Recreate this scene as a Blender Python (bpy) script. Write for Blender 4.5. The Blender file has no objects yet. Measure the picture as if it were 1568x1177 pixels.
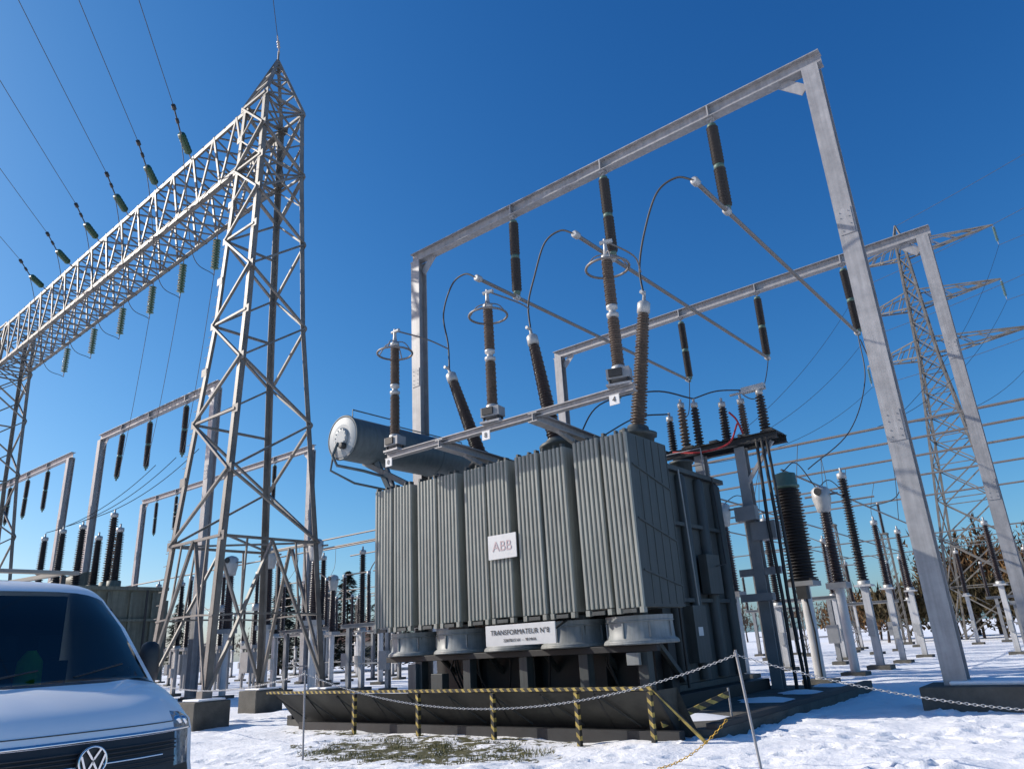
import bpy, bmesh, math, random
import numpy as np
from mathutils import Vector as V, Matrix, noise
random.seed(7)
rnd=random.random
def U(a,b): return a+(b-a)*rnd()
COL=bpy.context.scene.collection
scn=bpy.context.scene

# ------------------------------------------------------------ materials
def mat(name,col,rough=.6,metal=0.,var=.12,scale=6.,bump=0.,bscale=40.,col2=None,coat=0.,streak=0.):
    m=bpy.data.materials.new(name); m.use_nodes=True
    nt=m.node_tree; N=nt.nodes; L=nt.links
    b=N['Principled BSDF']; b.inputs['Roughness'].default_value=rough; b.inputs['Metallic'].default_value=metal
    b.inputs['Coat Weight'].default_value=coat
    tc=N.new('ShaderNodeTexCoord'); n=N.new('ShaderNodeTexNoise'); n.inputs['Scale'].default_value=scale; n.inputs['Detail'].default_value=6
    n.inputs['Roughness'].default_value=.65
    L.new(tc.outputs['Object'],n.inputs['Vector'])
    r=N.new('ShaderNodeValToRGB'); e=r.color_ramp.elements
    e[0].position=.3; e[1].position=.72
    c2=col2 if col2 else tuple(min(1,c*(1+var)) for c in col)
    e[0].color=(*[c*(1-var) for c in col],1); e[1].color=(*c2,1)
    L.new(n.outputs['Fac'],r.inputs['Fac']); last=r.outputs['Color']
    if streak>0:   # vertical rain / grime streaks
        mp=N.new('ShaderNodeMapping'); mp.inputs['Scale'].default_value=(9,9,.45); L.new(tc.outputs['Object'],mp.inputs['Vector'])
        ns=N.new('ShaderNodeTexNoise'); ns.inputs['Scale'].default_value=1.3; ns.inputs['Detail'].default_value=5; L.new(mp.outputs['Vector'],ns.inputs['Vector'])
        mr=N.new('ShaderNodeMapRange'); mr.inputs['From Min'].default_value=.38; mr.inputs['From Max'].default_value=.62; mr.inputs['To Min'].default_value=1-streak; mr.inputs['To Max'].default_value=1.; L.new(ns.outputs['Fac'],mr.inputs['Value'])
        mm=N.new('ShaderNodeMix'); mm.data_type='RGBA'; mm.blend_type='MULTIPLY'; mm.inputs['Factor'].default_value=1; L.new(last,mm.inputs['A']); L.new(mr.outputs['Result'],mm.inputs['B']); last=mm.outputs['Result']
    L.new(last,b.inputs['Base Color'])
    rr=N.new('ShaderNodeMapRange'); rr.inputs['To Min'].default_value=max(0,rough-.1); rr.inputs['To Max'].default_value=min(1,rough+.12)
    L.new(n.outputs['Fac'],rr.inputs['Value']); L.new(rr.outputs['Result'],b.inputs['Roughness'])
    if bump>0:
        n2=N.new('ShaderNodeTexNoise'); n2.inputs['Scale'].default_value=bscale; n2.inputs['Detail'].default_value=4
        L.new(tc.outputs['Object'],n2.inputs['Vector'])
        bp=N.new('ShaderNodeBump'); bp.inputs['Strength'].default_value=bump; bp.inputs['Distance'].default_value=.02
        L.new(n2.outputs['Fac'],bp.inputs['Height']); L.new(bp.outputs['Normal'],b.inputs['Normal'])
    return m
def stripe(name,c1,c2,freq,duty=.5):
    m=mat(name,c1,.65); nt=m.node_tree;N=nt.nodes;L=nt.links
    tc=N.new('ShaderNodeTexCoord'); s=N.new('ShaderNodeSeparateXYZ'); L.new(tc.outputs['Object'],s.inputs[0])
    a=N.new('ShaderNodeMath');a.operation='ADD';L.new(s.outputs['X'],a.inputs[0]);L.new(s.outputs['Z'],a.inputs[1])
    q=N.new('ShaderNodeMath');q.operation='MULTIPLY';q.inputs[1].default_value=freq;L.new(a.outputs[0],q.inputs[0])
    fr=N.new('ShaderNodeMath');fr.operation='FRACT';L.new(q.outputs[0],fr.inputs[0])
    g=N.new('ShaderNodeMath');g.operation='GREATER_THAN';g.inputs[1].default_value=duty;L.new(fr.outputs[0],g.inputs[0])
    n=N.new('ShaderNodeTexNoise');n.inputs['Scale'].default_value=9;n.inputs['Detail'].default_value=6;L.new(tc.outputs['Object'],n.inputs['Vector'])
    d=N.new('ShaderNodeMapRange');d.inputs['From Min'].default_value=.35;d.inputs['From Max'].default_value=.65;d.inputs['To Min'].default_value=.45;d.inputs['To Max'].default_value=1.;L.new(n.outputs['Fac'],d.inputs['Value'])
    mx=N.new('ShaderNodeMix');mx.data_type='RGBA';L.new(g.outputs[0],mx.inputs['Factor'])
    mx.inputs['A'].default_value=(*c1,1);mx.inputs['B'].default_value=(*c2,1)
    m2=N.new('ShaderNodeMix');m2.data_type='RGBA';m2.blend_type='MULTIPLY';m2.inputs['Factor'].default_value=1;L.new(mx.outputs['Result'],m2.inputs['A']);L.new(d.outputs['Result'],m2.inputs['B'])
    L.new(m2.outputs['Result'],N['Principled BSDF'].inputs['Base Color']); return m
M={}
M['paint']=mat('transformer_paint',(.29,.30,.265),.5,0,.08,3,.08,60,streak=.22)
M['paintd']=mat('tank_and_shaded_side_paint',(.052,.062,.062),.55,0,.18,2.5,.1,60,streak=.25)  # tank colour, reused as painted-in shade on the radiator end face
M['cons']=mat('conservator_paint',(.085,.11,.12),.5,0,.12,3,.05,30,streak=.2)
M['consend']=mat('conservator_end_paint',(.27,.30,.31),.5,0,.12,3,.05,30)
M['duct']=mat('fan_duct',(.25,.265,.26),.5,0,.14,4,streak=.2)
M['galv']=mat('galvanized_steel',(.33,.325,.33),.5,.15,.16,3,.1,50,streak=.18)
M['galvt']=mat('tower_steel',(.165,.155,.14),.55,.15,.35,1.6,.1,50)
M['post']=mat('painted_post',(.52,.52,.52),.55,.1,.12,2,streak=.15)
M['postd']=mat('grey_post',(.24,.245,.25),.55,.1,.15,2)
M['pipe']=mat('aluminium_tube',(.20,.18,.165),.5,.3,.12,1)
M['porc']=mat('brown_porcelain',(.024,.012,.010),.3,0,.3,3,coat=.3)
M['porcl']=mat('pale_brown_porcelain',(.085,.062,.048),.5,0,.35,5)
M['rubber']=mat('dark_polymer',(.014,.012,.013),.5,0,.3,5)
M['cap']=mat('cast_cap',(.40,.40,.39),.45,.3,.1,8)
M['green']=mat('green_glass',(.02,.075,.035),.25,0,.25,8,coat=.4)
M['greenc']=mat('green_collar',(.08,.14,.11),.5,0,.2,8)
M['wire']=mat('conductor',(.05,.05,.05),.5,.4,.1,5)
M['dark']=mat('dark_steel',(.022,.023,.024),.6,.1,.3,4)
M['barr']=mat('barrier_plate',(.022,.023,.02),.7,.05,.45,1.5,.2,20,col2=(.055,.055,.045))
M['conc']=mat('concrete',(.09,.085,.072),.9,0,.4,2,.5,25)
M['snowp']=mat('snow_cap',(.88,.89,.91),.6,0,.03,3,.4,10)
M['yb']=stripe('hazard_stripe',(.50,.37,.09),(.025,.025,.022),6.,.42)
M['white']=mat('white_plate',(.62,.62,.61),.5,0,.06,5)
M['ink']=mat('sign_ink',(.02,.02,.025),.6)
M['redink']=mat('faded_red',(.50,.38,.38),.6)
M['red']=mat('red_cable',(.40,.02,.02),.4)
M['chain']=mat('chain_grey',(.42,.42,.42),.4,.3,.2,10)
M['ychain']=mat('chain_yellow',(.55,.32,.03),.5,0,.2,10)
M['van']=mat('van_paint',(.84,.85,.86),.42,0,.015,2,coat=.35)
M['vanblk']=mat('black_plastic',(.02,.02,.022),.45,0,.2,10)
M['chrome']=mat('chrome',(.7,.7,.72),.15,1,.03,5)
M['lamp']=mat('headlamp_lens',(.30,.32,.35),.08,.5,.5,25,coat=1)
M['hivis']=mat('hi_vis_reflection_tint',(.45,.80,.05),.8,0,.2,8)  # colour of the stand-in for the windscreen reflection
M['tyre']=mat('tyre',(.02,.02,.02),.85)
M['olive']=mat('olive_paint',(.13,.14,.11),.6,0,.2,3,streak=.3)
M['wall']=mat('render_wall',(.30,.27,.23),.9,0,.12,1)
M['roof']=mat('roof_tile',(.12,.06,.045),.8,0,.25,2)
M['glassd']=mat('window_pane',(.03,.04,.05),.1,0,.1,2)
M['bark']=mat('bark',(.07,.05,.04),.9,0,.3,4)
M['twig']=mat('bare_twigs',(.085,.045,.018),.9,0,.35,.3,col2=(.21,.115,.04))
M['twigf']=mat('far_twigs',(.10,.07,.05),.9,0,.3,.3,col2=(.17,.12,.08))
M['leafd']=mat('conifer_needles',(.018,.028,.014),.8,0,.4,1.2)
M['leafg']=mat('evergreen_hedge',(.045,.038,.014),.8,0,.4,.5,col2=(.12,.085,.03))
M['grass']=mat('dead_grass',(.09,.10,.03),.9,0,.4,3,col2=(.22,.20,.08))
g=bpy.data.materials.new('windscreen_glass'); g.use_nodes=True
N=g.node_tree.nodes;L=g.node_tree.links;N.clear()
o=N.new('ShaderNodeOutputMaterial');mx=N.new('ShaderNodeMixShader');t=N.new('ShaderNodeBsdfTransparent');gl=N.new('ShaderNodeBsdfGlossy');fr=N.new('ShaderNodeFresnel')
t.inputs[0].default_value=(.34,.44,.46,1);gl.inputs['Roughness'].default_value=.02;fr.inputs['IOR'].default_value=1.45
L.new(fr.outputs[0],mx.inputs[0]);L.new(t.outputs[0],mx.inputs[1]);L.new(gl.outputs[0],mx.inputs[2]);L.new(mx.outputs[0],o.inputs[0])
M['glass']=g

# ------------------------------------------------------------ mesh builder
def frame(d,up=None):
    d=d.normalized()
    up=up or (V((0,0,1)) if abs(d.z)<.95 else V((0,1,0)))
    x=up.cross(d).normalized(); y=d.cross(x).normalized()
    return x,y
class B:
    def __init__(s): s.v=[];s.f=[];s.m=[];s.s=[];s.mats=[]
    def mi(s,k):
        if k not in s.mats: s.mats.append(k)
        return s.mats.index(k)
    def add(s,vs,fs,m,sm=False):
        o=len(s.v); s.v+= [tuple(v) for v in vs]; i=s.mi(m)
        for f in fs: s.f.append(tuple(o+k for k in f)); s.m.append(i); s.s.append(sm)
    def box(s,lo,hi,m):
        x0,y0,z0=lo;x1,y1,z1=hi
        vs=[(x0,y0,z0),(x1,y0,z0),(x1,y1,z0),(x0,y1,z0),(x0,y0,z1),(x1,y0,z1),(x1,y1,z1),(x0,y1,z1)]
        s.add(vs,[(0,3,2,1),(4,5,6,7),(0,1,5,4),(1,2,6,5),(2,3,7,6),(3,0,4,7)],m)
    def cbox(s,c,sz,m): s.box([c[i]-sz[i]/2 for i in range(3)],[c[i]+sz[i]/2 for i in range(3)],m)
    def beam(s,p,q,w,h,m,up=None):
        p=V(p);q=V(q); x,y=frame(q-p,up)
        vs=[]
        for c in (p,q):
            for a,b in ((-1,-1),(1,-1),(1,1),(-1,1)): vs.append(c+x*a*w/2+y*b*h/2)
        s.add(vs,[(0,3,2,1),(4,5,6,7),(0,1,5,4),(1,2,6,5),(2,3,7,6),(3,0,4,7)],m)
    def angle(s,p,q,w,m,ax,ay,t=.014):
        p=V(p);q=V(q);ax=V(ax);ay=V(ay)
        for a,b in ((ax*w,ay*t),(ax*t,ay*w)):
            vs=[p,p+a,p+a+b,p+b,q,q+a,q+a+b,q+b]
            s.add(vs,[(0,3,2,1),(4,5,6,7),(0,1,5,4),(1,2,6,5),(2,3,7,6),(3,0,4,7)],m)
    def hsec(s,p,q,w,h,m,up,t=.03):
        p=V(p);q=V(q);x,y=frame(q-p,up)
        s.beam(p+y*(h/2-t/2),q+y*(h/2-t/2),w,t,m,up); s.beam(p-y*(h/2-t/2),q-y*(h/2-t/2),w,t,m,up)
        s.beam(p,q,t,h-2*t,m,up)
    def lathe(s,p,d,prof,m,n=14,sm=True):
        p=V(p);d=V(d).normalized();x,y=frame(d); vs=[];fs=[]
        for t,r in prof:
            for k in range(n):
                a=2*math.pi*k/n; vs.append(p+d*t+(x*math.cos(a)+y*math.sin(a))*r)
        for i in range(len(prof)-1):
            for k in range(n):
                k2=(k+1)%n; fs.append((i*n+k,i*n+k2,(i+1)*n+k2,(i+1)*n+k))
        s.add(vs,fs,m,sm)
        s.add(vs[:n],[tuple(range(n))[::-1]],m); s.add(vs[-n:],[tuple(range(n))],m)
    def tube(s,p,q,r,m,n=8,r1=None):
        p=V(p);q=V(q); s.lathe(p,q-p,[(0,r),((q-p).length,r if r1 is None else r1)],m,n)
    def path(s,pts,r,m,n=6):
        pts=[V(p) for p in pts]; vs=[];fs=[]
        x=None
        for i,p in enumerate(pts):
            d=(pts[min(i+1,len(pts)-1)]-pts[max(i-1,0)]).normalized()
            if x is None: x,y=frame(d)
            else:
                x=(x-d*x.dot(d)).normalized(); y=d.cross(x)
            for k in range(n):
                a=2*math.pi*k/n; vs.append(p+(x*math.cos(a)+y*math.sin(a))*r)
        for i in range(len(pts)-1):
            for k in range(n):
                k2=(k+1)%n; fs.append((i*n+k,i*n+k2,(i+1)*n+k2,(i+1)*n+k))
        s.add(vs,fs,m,True)
    def curve(s,ctrl,r,m,n=6,k=8):
        P=[V(c) for c in ctrl];P=[P[0]*2-P[1]]+P+[P[-1]*2-P[-2]];o=[]
        for i in range(1,len(P)-2):
            for j in range(k):
                t=j/k;a,b,c,d=P[i-1:i+3]
                o.append(.5*((2*b)+(c-a)*t+(2*a-5*b+4*c-d)*t*t+(3*b-a-3*c+d)*t**3))
        o.append(P[-2]); s.path(o,r,m,n)
    def sag(s,p,q,sg,r,m,n=5,k=16):
        p=V(p);q=V(q); s.path([p.lerp(q,i/k)-V((0,0,4*sg*(i/k)*(1-i/k))) for i in range(k+1)],r,m,n)
    def torus(s,c,ax,R,r,m,n=24,k=8):
        x,y=frame(V(ax)); c=V(c);vs=[];fs=[];ax=V(ax).normalized()
        for i in range(n):
            a=2*math.pi*i/n; e=x*math.cos(a)+y*math.sin(a)
            for j in range(k):
                b=2*math.pi*j/k; vs.append(c+e*(R+r*math.cos(b))+ax*r*math.sin(b))
        for i in range(n):
            for j in range(k):
                fs.append((i*k+j,((i+1)%n)*k+j,((i+1)%n)*k+(j+1)%k,i*k+(j+1)%k))
        s.add(vs,fs,m,True)
    def sheds(s,p,d,L,r0,r1,rc0,rc1,n,m,seg=16):
        prof=[]
        for i in range(n):
            u=i/n; R=r0+(r1-r0)*u; c=rc0+(rc1-rc0)*u; pt=L/n; t=i*pt
            Rr=R if i%2==0 else R*.93
            prof+=[(t,c),(t+.18*pt,Rr*.97),(t+.34*pt,Rr),(t+.62*pt,c)]
        prof.append((L,rc1)); s.lathe(p,d,prof,m,seg)
    def mesh(s,name):
        me=bpy.data.meshes.new(name); me.from_pydata(s.v,[],s.f)
        for k in s.mats: me.materials.append(M[k])
        me.polygons.foreach_set('material_index',s.m); me.polygons.foreach_set('use_smooth',s.s); me.update(); return me
    def obj(s,name,parent=None,bevel=0):
        o=bpy.data.objects.new(name,s.mesh(name)); COL.objects.link(o)
        if parent: o.parent=parent
        if bevel:
            b=o.modifiers.new('bev','BEVEL'); b.width=bevel; b.segments=2; b.limit_method='ANGLE'; b.angle_limit=math.radians(50)
        return o
def empty(name,loc=(0,0,0)):
    e=bpy.data.objects.new(name,None); COL.objects.link(e); e.location=loc; e.empty_display_size=.5; return e
def inst(name,me,loc,rot=(0,0,0),sc=1,parent=None):
    o=bpy.data.objects.new(name,me); COL.objects.link(o); o.location=loc; o.rotation_euler=rot; o.scale=(sc,sc,sc) if not hasattr(sc,'__len__') else sc
    if parent: o.parent=parent
    return o
def text(body,size,loc,rot,m,parent,name):
    c=bpy.data.curves.new(name,'FONT'); c.body=body; c.size=size; c.align_x='CENTER'; c.align_y='CENTER'; c.extrude=.002
    c.materials.append(M[m]); o=bpy.data.objects.new(name,c); COL.objects.link(o); o.location=loc; o.rotation_euler=rot; o.parent=parent

# ------------------------------------------------------------ ground
def axis(lo,hi,dlo,dhi,step):
    a=list(np.arange(dlo,dhi,step)); st=step; x=dhi
    while x<hi: a.append(x); st*=1.18; x+=st
    a.append(hi); st=step; x=dlo-step; pre=[]
    while x>lo: pre.append(x); st*=1.18; x-=st
    pre.append(lo); return sorted(pre)+a
xs=axis(-900,900,-22,3,.08); ys=axis(-900,900,4,22,.08)
nx,ny=len(xs),len(ys); vs=[]
rs=np.random.RandomState(5); foot={}
for tr in range(30):
    x,y=(rs.uniform(-14,3),rs.uniform(5,17)) if tr<14 else (rs.uniform(-7,1),rs.uniform(7,15)); a=rs.uniform(0,6.28)
    for k in range(26):
        a+=rs.normal()*.12; x+=.62*math.cos(a); y+=.62*math.sin(a); s=.11*(1 if k%2 else -1)
        fx,fy=x-math.sin(a)*s,y+math.cos(a)*s
        foot.setdefault((int(fx//1),int(fy//1)),[]).append((fx,fy,math.cos(a),math.sin(a)))
for y in ys:
    for x in xs:
        near=max(0,1-max(0,max(-26-x,x-6,2-y,y-40))/25)
        z=0
        if near>0:
            q=V((x,y,0))
            z=.05*noise.noise(q*.55)+.04*noise.noise(q*1.7+V((5,3,1)))+.035*abs(noise.noise(q*3.6))
            if -23<x<4 and 3<y<23:
                for ix in (-1,0,1):
                    for iy in (-1,0,1):
                        for fx,fy,ca,sa in foot.get((int(x//1)+ix,int(y//1)+iy),()):
                            dx,dy=x-fx,y-fy; l=(dx*ca+dy*sa)/.19; w_=(-dx*sa+dy*ca)/.10; r2=l*l+w_*w_
                            if r2<2.6: z+= -.085*max(0,1-r2)+.03*max(0,1-abs(r2-1.6))
            z=max(z,-.12)*near
        vs.append((x,y,z-.02))
fs=[(j*nx+i,j*nx+i+1,(j+1)*nx+i+1,(j+1)*nx+i) for j in range(ny-1) for i in range(nx-1)]
me=bpy.data.meshes.new('snow_ground'); me.from_pydata(vs,[],fs); me.polygons.foreach_set('use_smooth',[True]*len(fs))
gm=bpy.data.materials.new('snow_and_grass'); gm.use_nodes=True; nt=gm.node_tree;N=nt.nodes;L=nt.links;b=N['Principled BSDF']
tc=N.new('ShaderNodeTexCoord')
def nz(sc,det=6,ro=.6):
    n=N.new('ShaderNodeTexNoise');n.inputs['Scale'].default_value=sc;n.inputs['Detail'].default_value=det;n.inputs['Roughness'].default_value=ro;L.new(tc.outputs['Object'],n.inputs['Vector']);return n.outputs['Fac']
def mth(op,a,b_=None,cl=False):
    n=N.new('ShaderNodeMath');n.operation=op;n.use_clamp=cl
    for i,v in enumerate((a,b_)):
        if v is None: continue
        if isinstance(v,(int,float)): n.inputs[i].default_value=v
        else: L.new(v,n.inputs[i])
    return n.outputs[0]
sp=N.new('ShaderNodeSeparateXYZ');L.new(tc.outputs['Object'],sp.inputs[0])
def ell(cx,cy,rx,ry):
    ex=mth('POWER',mth('ABSOLUTE',mth('DIVIDE',mth('SUBTRACT',sp.outputs['X'],cx),rx)),2)
    ey=mth('POWER',mth('ABSOLUTE',mth('DIVIDE',mth('SUBTRACT',sp.outputs['Y'],cy),ry)),2)
    return mth('SUBTRACT',1.0,mth('ADD',ex,ey),True)
el=mth('MAXIMUM',ell(-10.4,9.9,3.2,1.6),mth('MULTIPLY',ell(-11.6,11.5,6.0,.55),.6))
gr=mth('ADD',mth('MULTIPLY',mth('POWER',el,.5),.235),nz(2.6,9,.74))
mask=N.new('ShaderNodeValToRGB');mask.color_ramp.elements[0].position=.66;mask.color_ramp.elements[1].position=.69;L.new(gr,mask.inputs[0])
gc=N.new('ShaderNodeValToRGB');gc.color_ramp.elements[0].color=(.04,.035,.015,1);gc.color_ramp.elements[1].color=(.16,.15,.055,1);gc.color_ramp.elements[0].position=.38;gc.color_ramp.elements[1].position=.65;L.new(nz(30,6,.75),gc.inputs[0])
sc=N.new('ShaderNodeValToRGB');sc.color_ramp.elements[0].color=(.88,.89,.91,1);sc.color_ramp.elements[1].color=(.94,.94,.945,1);L.new(nz(1.3),sc.inputs[0])
mx=N.new('ShaderNodeMix');mx.data_type='RGBA';L.new(mask.outputs[0],mx.inputs['Factor']);L.new(sc.outputs[0],mx.inputs['A']);L.new(gc.outputs[0],mx.inputs['B'])
L.new(mx.outputs['Result'],b.inputs['Base Color']);b.inputs['Roughness'].default_value=.65
bp=N.new('ShaderNodeBump');bp.inputs['Strength'].default_value=.6;bp.inputs['Distance'].default_value=.05;L.new(mth('ADD',nz(9,8,.65),mth('MULTIPLY',nz(1.1,3),.8)),bp.inputs['Height']);L.new(bp.outputs[0],b.inputs['Normal'])
me.materials.append(gm); go=bpy.data.objects.new('snow_ground',me);COL.objects.link(go)
b=B(); rs=np.random.RandomState(11)
for k in range(6500):
    a=rs.uniform(0,6.28); r=math.sqrt(rs.uniform(0,1)); x,y=-10.4+3.0*r*math.cos(a),9.95+1.35*r*math.sin(a)
    if noise.noise(V((x*1.7,y*1.7,3)))<.0: continue
    h=rs.uniform(.03,.08); s=V((rs.normal(),rs.normal(),0)).normalized()*.007; l=V((rs.normal()*.025,rs.normal()*.025,h))
    c=V((x,y,-.01)); b.add([c-s,c+s,c+l],[(0,1,2)],'grass')
b.obj('grass_tufts')

# ------------------------------------------------------------ insulators
def string_mesh(L=3.05):
    b=B(); b.tube((0,0,0),(0,0,-.18),.035,'galv')
    h=(L-.55)/2
    b.lathe((0,0,-.18),(0,0,-1),[(0,.07),(.02,.13),(.12,.13),(.13,.07)],'greenc')
    b.sheds((0,0,-.3),(0,0,-1),h,.175,.175,.09,.09,22,'rubber',12)
    b.lathe((0,0,-.3-h),(0,0,-1),[(0,.1),(.03,.15),(.13,.15),(.16,.1)],'greenc')
    b.sheds((0,0,-.46-h),(0,0,-1),h-.02,.175,.175,.09,.09,22,'rubber',12)
    b.lathe((0,0,-L+.1),(0,0,-1),[(0,.12),(.08,.12),(.1,.05),(.22,.05)],'greenc')
    return b.mesh('string')
SM=string_mesh()
def gantry(x0,x1,y,h,strings,cw=.42):
    b=B()
    for x in (x0,x1):
        b.hsec((x,y,-.1),(x,y,h-.4),cw,cw,'galv',V((0,1,0)),.03)
        b.box((x-.4,y-.4,-.05),(x+.4,y+.4,.12),'conc'); b.box((x-.33,y-.33,.12),(x+.33,y+.33,.17),'galv')
        s=1 if x==x0 else -1
        b.beam((x+s*.25,y,h-.95),(x+s*.8,y,h-.42),.03,.3,'galv')
        for z in (5.4,10.6): 
            b.box((x-.17,y-.228,z),(x+.17,y-.212,z+.7),'galv')
            for dz in (.1,.25,.45,.6):
                for dx in (-.1,.1): b.lathe((x+dx,y-.228,z+dz),(0,-1,0),[(0,.014),(.02,.012)],'galv',6)
    b.hsec((x0-.3,y,h-.2),(x1+.3,y,h-.2),.32,.4,'galv',V((0,0,1)),.025)
    for x in strings:
        b.box((x-.02,y-.17,h-.385),(x+.02,y+.17,h-.02),'galv'); b.box((x-.1,y-.1,h-.47),(x+.1,y+.1,h-.405),'galv')
    o=b.obj('steel_portal_gantry')
    for x in strings: inst('hanging_insulator',SM,(x,y,h-.42),(U(-.02,.02),U(-.02,.02),U(0,3)))
    return o
gantry(-18,-3,17.76,16.15,(-5.9,-9.6,-13.3))
gantry(-20,-2.6,30,16.1,(-5.65,-9.3,-13.0,-16.7))
gantry(-49.2,-35.5,19.6,16,(-46.3,-42.8,-38.6))
gantry(-70,-55,20,16,(-66,-62.5,-58.8))
gantry(-68,-43,31.4,16,(-65.5,-62,-47.5))
gantry(-100,-75,20,16,(-95,-88,-80))

b=B(); b.box((-3.6,17.15,-.1),(-1.2,18.5,.42),'conc'); b.box((-3.1,17.45,.42),(-1.3,18.4,.50),'snowp'); b.obj('concrete_foundation',bevel=.03)

b=B()
for xa,xb in ((-5.92,-5.65),(-9.65,-9.32),(-13.4,-13.05)):
    b.tube((xa,15.75,12.62),(xb,30.1,12.62),.062,'pipe',10)
    for y in (15.85,17.76,30): 
        b.lathe((xa+(xb-xa)*(y-15.7)/14.4,y-.12,12.62),(0,1,0),[(0,.07),(.02,.11),(.2,.11),(.24,.07)],'cap',10)
b.obj('tubular_busbar')
btops=[V((-7.85,16,10.05)),V((-11.6,16,10.25)),V((-14.9,16,9.95))]
b=B()
for t,tp in zip(btops,((-5.92,15.75,12.62),(-9.65,15.75,12.62),(-13.4,15.75,12.62))):
    T=V(tp); b.curve([T,T+V((-.45,-.03,.28)),T+V((-1.05,0,.12)),T+V((-1.6,.15,-.7)),V((t.x-.02,16,t.z+.9)),t],.028,'wire',6)
b.obj('jumper_cable')

# ------------------------------------------------------------ transformer
TR=empty('power_transformer',(0,0,0))
b=B()
x=-16.2; banks=[]
for gidx in range(5):
    for k in range(2): banks.append((x+k*.78,x+k*.78+.72))
    x+=1.735
for bi,(xa,xb) in enumerate(banks):
    n=6; p=(xb-xa)/n; dz=U(-.02,.02); dy=U(-.02,.02)
    for i in range(n):
        cx=xa+p*(i+.5); w=p*.84/2
        y0,y1=14.07+dy,15.95; z0,z1=2.25+dz,6.02+dz
        prof=[(cx-w,y1),(cx-w,y0+.035),(cx-w*.55,y0),(cx+w*.55,y0),(cx+w,y0+.035),(cx+w,y1)]
        vv=[(px,py,z0) for px,py in prof]+[(px,py,z1) for px,py in prof]; m=6
        mt='paintd' if (bi==len(banks)-1 and i==n-1) else 'paint'  # outer face of the last plate: side shade put into the colour
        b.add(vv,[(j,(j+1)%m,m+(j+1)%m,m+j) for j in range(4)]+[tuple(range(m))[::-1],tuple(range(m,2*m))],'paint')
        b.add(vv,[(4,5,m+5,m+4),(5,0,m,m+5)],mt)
    b.box((xa+.012,14.14,2.33),(xb-.015,15.9,5.94),'paint')
    for z in (2.36,5.9): b.tube(((xa+xb)/2,14.3,z),((xa+xb)/2,16.4,z),.12,'paint',12)
    for yy in (14.25,15.7): b.beam(((xa+xb)/2,yy,6.02),((xa+xb)/2,yy,6.13),.05,.12,'paintd')
    for xx in (xa+.08,xb-.08):
        b.box((xx-.05,14.06,2.13),(xx+.05,14.2,2.25),'paint'); b.box((xx-.03,14.1,6.02),(xx+.03,14.25,6.11),'paintd')
    b.box((xa+.2,14.045,2.14),(xb-.2,14.1,2.22),'paintd')
b.obj('radiators',TR)
xr=banks[-1][1]
b=B()
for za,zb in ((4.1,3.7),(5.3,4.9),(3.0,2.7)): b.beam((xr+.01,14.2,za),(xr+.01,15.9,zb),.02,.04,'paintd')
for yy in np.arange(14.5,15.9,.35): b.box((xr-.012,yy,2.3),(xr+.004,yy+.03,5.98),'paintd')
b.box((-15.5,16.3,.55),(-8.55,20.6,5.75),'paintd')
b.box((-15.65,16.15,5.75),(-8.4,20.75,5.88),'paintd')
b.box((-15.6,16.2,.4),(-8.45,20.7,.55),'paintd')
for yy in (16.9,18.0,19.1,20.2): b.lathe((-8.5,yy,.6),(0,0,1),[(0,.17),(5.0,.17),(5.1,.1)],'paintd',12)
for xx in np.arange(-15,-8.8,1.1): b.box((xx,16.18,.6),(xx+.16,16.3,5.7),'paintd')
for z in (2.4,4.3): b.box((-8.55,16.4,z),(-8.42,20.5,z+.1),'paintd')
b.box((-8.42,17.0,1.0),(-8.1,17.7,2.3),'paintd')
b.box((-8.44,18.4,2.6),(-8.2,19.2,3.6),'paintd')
b.box((-8.1,17.15,1.6),(-8.09,17.4,1.8),'white')
b.path([(-8.2,16.4,5.7),(-8.15,16.4,3.0),(-8.2,16.5,.5)],.035,'dark',6); b.path([(-8.2,17.4,5.7),(-8.12,17.4,2.3)],.025,'duct',6)
b.path([(-8.25,19.6,5.8),(-8.2,19.6,3.4),(-8.2,18.9,3.3)],.02,'dark',6)
b.obj('tank',TR,.015)
b=B()
b.box((-15.8,14.6,.15),(-8.0,20.9,.42),'dark')
for xx in (-14.9,-13.2,-11.4,-9.7,-8.2):
    b.box((xx-.12,14.5,.15),(xx+.12,14.75,2.2),'paintd'); b.beam((xx,14.62,2.0),(xx,16.3,.7),.1,.12,'paintd')
b.box((-16.1,14.45,1.36),(-7.8,14.6,1.5),'dark')
b.box((-15.6,15.9,.42),(-8.3,16.25,2.0),'dark')
for xx in (-14.4,-12.4,-10.3,-9.0): b.box((xx,15.6,.42),(xx+.5,15.9,1.3+.3*rnd()),'dark')
b.box((-14.3,14.35,.5),(-13.9,14.6,1.05),'paintd'); b.box((-8.5,14.35,1.1),(-8.2,14.45,1.35),'duct')
b.box((-15.2,14.4,.2),(-14.9,14.7,1.3),'cons')
for k in range(9):
    xx=U(-15,-8.5); b.path([(xx,15.5,.45),(xx+U(-.3,.3),15.3,1.1),(xx+U(-.4,.4),15.2,1.9)],.03,'dark',6)
b.obj('base_frame',TR,.01)
b=B()
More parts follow.
